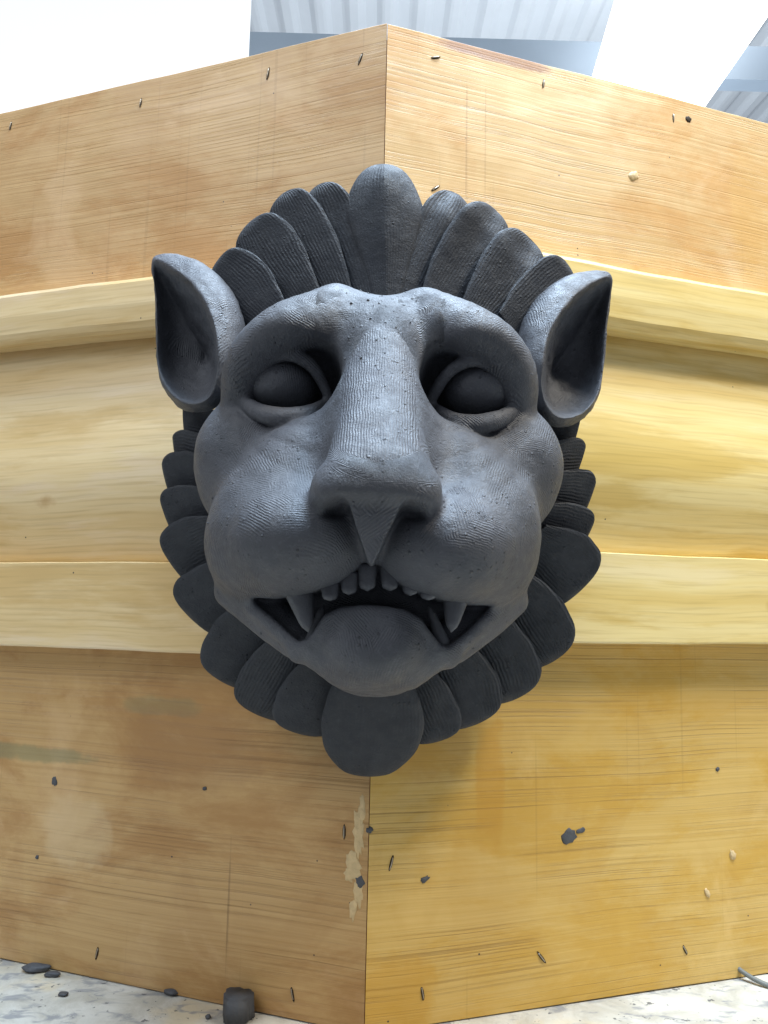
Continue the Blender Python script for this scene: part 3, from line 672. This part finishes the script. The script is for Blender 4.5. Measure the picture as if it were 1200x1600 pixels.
# mane leaves: base and tip in photo pixels, half width, depths at base and tip, comb strength, tip facet
LEAVES = [
 ((601, 480), (604, 247), 66, -.104, -.106, .22, .35, 'c'),
 ((566, 470), (497, 284), 41, -.100, -.100, .5, 0, ''), ((524, 468), (440, 298), 45, -.098, -.096, .5, 0, ''),
 ((474, 474), (386, 344), 50, -.096, -.090, .5, 0, ''), ((428, 496), (335, 405), 44, -.098, -.086, .5, 0, ''),
 ((640, 470), (722, 289), 42, -.100, -.100, .3, 1, ''), ((688, 470), (784, 316), 47, -.098, -.096, .25, 1, ''),
 ((746, 492), (840, 364), 49, -.096, -.090, .35, .8, ''), ((794, 508), (896, 416), 40, -.100, -.086, .4, 0, ''),
 ((352, 672), (281, 660), 30, -.058, -.036, .5, 0, ''), ((345, 712), (266, 703), 30, -.075, -.040, .35, 0, ''), ((340, 742), (252, 748), 37, -.066, -.044, .1, 0, ''),
 ((340, 790), (252, 806), 38, -.066, -.044, .1, 0, ''), ((350, 836), (262, 882), 46, -.066, -.044, .4, 0, ''),
 ((385, 895), (295, 970), 54, -.072, -.046, .1, 0, ''), ((425, 950), (343, 1068), 52, -.078, -.050, .1, 0, ''),
 ((470, 1000), (402, 1122), 52, -.080, -.052, .5, 0, ''), ((515, 1030), (468, 1152), 47, -.082, -.054, .1, 0, ''),
 ((582, 1050), (575, 1218), 78, -.100, -.052, .25, 0, 'b'),
 ((635, 1040), (684, 1164), 43, -.082, -.054, .9, 0, ''), ((684, 1010), (748, 1135), 52, -.080, -.052, 1, 0, ''),
 ((735, 960), (808, 1096), 52, -.078, -.050, 1, 0, ''), ((775, 905), (868, 1036), 54, -.072, -.046, .9, 0, ''),
 ((825, 850), (911, 925), 58, -.066, -.044, .7, 0, ''), ((840, 812), (925, 836), 37, -.066, -.044, .8, 0, ''),
 ((850, 765), (929, 778), 35, -.066, -.044, .8, 0, ''), ((845, 718), (914, 722), 33, -.075, -.038, .8, 0, ''), ((845, 672), (907, 674), 32, -.058, -.036, .2, 0, ''),
]
def leaf(base, tip, hw, Yb, Yt, comb, facet, kind, seed):
    rr = random.Random(seed*13+1)
    pb = at(base[0], base[1], Yb); pt = at(tip[0], tip[1], Yt); ax_ = pt-pb; Lg = ax_.length; ax_.normalize()
    view = ((pb+pt)/2-Vector((0, -CAM_D, 0))).normalized()
    wd = ax_.cross(view).normalized(); nr = wd.cross(ax_).normalized()
    if nr.dot(view) > 0: nr = -nr
    H = hw*(CAM_D+(Yb+Yt)/2)/FPX
    # raised edge: the one that lies over the leaf above it
    mx, my = (base[0]+tip[0])/2-590, (base[1]+tip[1])/2-740
    tg = Vector((-my, mx)) if mx < 0 else Vector((my, -mx))
    wpx = Vector((wd.dot(RIGHT), -wd.dot(UP))); sgn = 1 if wpx.dot(tg) > 0 else -1
    tilt = 0 if kind else 0.0055
    NS, NT_ = 30, 17; vs = []; uvs = []; ph = [rr.uniform(0, 6.28) for _ in range(5)]
    ts = [-1, -0.97, -0.90, -0.78, -0.62, -0.46, -0.30, -0.14, 0, .14, .30, .46, .62, .78, .90, .97, 1]
    kn = 0.45 if kind == 'b' else (0.56 if kind or tip[1] < 600 else 0.62)
    xp = 1.9 if kind == 'c' else 2.35 if kind else (2.8 if tip[1] < 600 else 3.0)
    if not kind: H *= 1.12 if tip[1] < 600 else 1.15
    for i in range(NS):
        f = i/(NS-1); s = f if f < kn else kn+(1-kn)*math.sin((f-kn)/(1-kn)*math.pi/2)
        if s < kn: wr = 0.62+0.38*math.sin(s/kn*math.pi/2)
        else: wr = max(0.0, 1-((s-kn)/(1-kn))**xp)**0.5
        if kind == 'c': wr *= 0.42+0.58*min(1, s/0.62)**1.1
        if kind == 'b': wr *= 1.0
        wob = 1+0.015*math.sin(s*9+ph[0])+0.008*math.sin(s*23+ph[1])
        sway = 0.05*H*math.sin(s*3.5+ph[2])
        for t in ts:
            e_ = abs(t)
            h_ = -0.03*H*t*t+tilt*t*sgn-0.0016*max(0, (e_-0.88)/0.12)**2
            if kind == 'c': h_ = 0.017*(1-e_)*(0.35+0.65*s)*(1-max(0, (s-0.82)/0.18)**2)-0.0025*max(0, (e_-0.9)/0.1)**2
            if kind == 'b': h_ = -0.12*H*t*t-0.003*max(0, (e_-0.86)/0.14)**2+0.006
            h_ *= min(1.0, wr*1.25)
            h_ -= 0.005*max(0, (s-0.90)/0.10)**2
            if facet:
                ln = 0.70+(0.08*t+0.05*math.sin(ph[3]+2*t))*min(1, wr*1.2)
                h_ -= facet*0.045*max(0, s-ln)
                h_ += facet*0.0022*math.sin(t*4+ph[4])*min(1, s*1.5)*min(1, wr*1.25)
            vs.append(pb+ax_*(Lg*s)+wd*(H*wr*wob*t+sway)+nr*h_); uvs.append((H*t*(0.55+0.45*wr)+seed*0.37, Lg*s))
    fs = [(i*NT_+j, i*NT_+j+1, (i+1)*NT_+j+1, (i+1)*NT_+j) for i in range(NS-1) for j in range(NT_-1)]
    per = [i*NT_ for i in range(NS)]+[(NS-1)*NT_+j for j in range(1, NT_)]+[i*NT_+NT_-1 for i in range(NS-2, -1, -1)]+[j for j in range(NT_-2, 0, -1)]
    m = len(per); b0 = len(vs); thick = 0.070 if tip[1] < 560 else 0.042
    for d_ in (0.4, 1.0):
        for q in per: vs.append(vs[q]+Vector((0, thick*d_, 0))-nr*0.003*d_); uvs.append(uvs[q])
    for i in range(m):
        i2 = (i+1) % m
        fs.append((per[i], per[i2], b0+i2, b0+i)); fs.append((b0+i, b0+i2, b0+m+i2, b0+m+i))
    fs.append(tuple(b0+m+i for i in range(m)))
    o = mesh_obj('mane_leaf', vs, fs, CLAY_LEAF, lion, uvs=uvs); o['comb'] = float(comb); o.data.set_sharp_from_angle(angle=R(48))
    return o
for i, L in enumerate(LEAVES): leaf(*L, i)
# clay bed that carries the leaves against the moulding
bed = sphere_mesh('clay_bed', 48, 32); c0 = (at(590, 700, -0.02)); bed.transform(Matrix.Diagonal((0.155, 0.060, 0.215, 1))); bed.materials.append(CLAY_DARK)
o = bpy.data.objects.new('clay_bed', bed); C.objects.link(o); o.parent = lion; o.location = (0.0, -0.020, c0.z)

# ------------------------------------------------------------------ loose bits
def lump(name, px, py, Y, r, seed, mat, label, cat, sq=(1, 1, 1), group=None, cyl=False):
    rr = random.Random(seed); bm = bmesh.new()
    if cyl:
        bmesh.ops.create_cone(bm, cap_ends=True, cap_tris=False, segments=18, radius1=1, radius2=0.94, depth=1.5)
        bmesh.ops.bevel(bm, geom=list(bm.edges), offset=0.12, segments=2, affect='EDGES')
    else: bmesh.ops.create_icosphere(bm, subdivisions=3, radius=1)
    for v_ in bm.verts:
        p = v_.co; q = 1+0.10*math.sin(p.x*3.1+seed)+0.09*math.sin(p.y*4.3+seed*2)+0.08*math.sin(p.z*5.1+p.x*2+seed)+rr.uniform(-.03, .03)
        v_.co = Vector((p.x*sq[0], p.y*sq[1], p.z*sq[2]))*q*r
    me = bpy.data.meshes.new(name); bm.to_mesh(me); bm.free(); me.polygons.foreach_set('use_smooth', [True]*len(me.polygons)); me.materials.append(mat)
    o = bpy.data.objects.new(name, me); C.objects.link(o)
    zmin = min(v_.co.z for v_ in me.vertices)
    p = at(px, py, Y); o.location = (p.x, Y, TABLE_Z-zmin-0.0004); tag(o, label, cat, group); return o
def table_pt(px, py):
    d = RIGHT*((px-600)/FPX)+UP*((800-py)/FPX)+FWD; k = TABLE_Z/d.z
    return Vector((0, -CAM_D, 0))+d*k
p = table_pt(370, 1594)
lump('clay_lump', 370, 1594, p.y, 0.0155, 3, CLAY_DARK, 'stubby dark clay plug standing on the table against the lower left panel', 'clay', (1, 0.9, 1.0), cyl=True)
for i, (x, y, r, sq) in enumerate(((57, 1518, 0.0085, (1.6, .9, .5)), (82, 1526, 0.0050, (1.5, .9, .6)), (98, 1556, 0.0035, (1.4, 1, .6)), (268, 1555, 0.0060, (1.4, .9, .5)), (325, 1592, 0.003, (1, 1, .7)))):
    q = table_pt(x, y)
    lump('clay_crumb', x, y, q.y, r, 10+i, CLAY_DARK, ['largest flat dark clay crumb on the table at far left', 'small dark clay crumb just right of the largest crumb on the table', 'tiny dark clay crumb nearest the front at the left of the table', 'low dark clay crumb on the table left of the clay plug', 'pea sized dark clay crumb beside the foot of the clay plug'][i], 'clay crumb', sq, 'clay crumbs on the table')
# smears and crumbs stuck to the panels
for i, (px, py, side, w_, h_, mat, lab, cat) in enumerate((
    (890, 1307, 1, 26, 24, CLAY_DARK, 'grey clay smear in the middle of the lower right panel', 'clay smear'),
    (907, 1298, 1, 18, 8, CLAY_DARK, 'thin tail of clay beside the smear on the lower right panel', 'clay smear'),
    (664, 1374, 1, 15, 8, CLAY_DARK, 'small flat clay crumb right of the staple near the lower corner joint', 'clay crumb'),
    (562, 1378, -1, 15, 17, CLAY_DARK, 'dark clay dab on the pale filler by the corner joint', 'clay dab'),
    (578, 1297, 1, 10, 9, CLAY_DARK, 'dark clay speck on the corner joint above the filler', 'clay dab'),
    (85, 1221, -1, 11, 16, CLAY_DARK, 'curled clay crumb under the green stain on the lower left panel', 'clay crumb'),
    (320, 1232, -1, 8, 6, CLAY_DARK, 'tiny clay crumb below the bottom left mane leaves', 'clay crumb'),
    (58, 1340, -1, 7, 7, CLAY_DARK, 'tiny clay crumb at left edge of the lower left panel', 'clay crumb'),
    (1121, 1202, 1, 8, 7, CLAY_DARK, 'clay speck near the right edge below the band', 'clay crumb'),
    (1076, 186, 1, 13, 12, SLOT_SHADE, 'dark round patch painted as the shade of a hole beside the staple at upper right', 'hole shade'),  # raised dark patch painting the shade inside a hole
    (1145, 1336, 1, 12, 18, PUTTY, 'upper pale putty dab on the lower right panel', 'putty dab'),
    (1105, 1396, 1, 10, 15, PUTTY, 'lower pale putty dab on the lower right panel', 'putty dab'),
    (990, 275, 1, 22, 18, PUTTY, 'brown putty filled knot on the upper right panel', 'putty dab'))):
    o = blob('putty_dab' if mat is PUTTY else cat.replace(' ', '_'), side, px, py, w_, h_, 0.0003, mat, None, 0.0011 if mat is not PUTTY else 0.002, 60+i, ang=0.3)
    tag(o, lab, cat)
# the cable end lying on the table at right
cps = []
for (x, y, dz) in ((1143, 1521, .013), (1158, 1530, .009), (1185, 1540, .0045), (1215, 1548, .0028), (1270, 1556, .0028), (1330, 1552, .0028)):
    q = table_pt(x, y); cps.append(Vector((q.x, q.y, TABLE_Z+dz)))
path = []
for i in range(len(cps)-1):
    p0, p1, p2, p3 = cps[max(i-1, 0)], cps[i], cps[i+1], cps[min(i+2, len(cps)-1)]
    for f in (0, .25, .5, .75): path.append(0.5*((2*p1)+(p2-p0)*f+(2*p0-5*p1+4*p2-p3)*f*f+(3*p1-p0-3*p2+p3)*f**3))
path.append(cps[-1]); vs = []; N = 10
for i, p in enumerate(path):
    d_ = (path[min(i+1, len(path)-1)]-path[max(i-1, 0)]).normalized(); a_ = d_.cross(Vector((0, 0, 1))).normalized(); b_ = d_.cross(a_)
    vs += [p+(a_*math.cos(2*math.pi*j/N)+b_*math.sin(2*math.pi*j/N))*0.0026 for j in range(N)]
fs = [(i*N+j, i*N+(j+1) % N, (i+1)*N+(j+1) % N, (i+1)*N+j) for i in range(len(path)-1) for j in range(N)]+[tuple(range(N)), tuple((len(path)-1)*N+j for j in range(N))]
tag(mesh_obj('cable', vs, fs, BLACKWIRE), 'grey cable end lying on the table at lower right', 'cable')
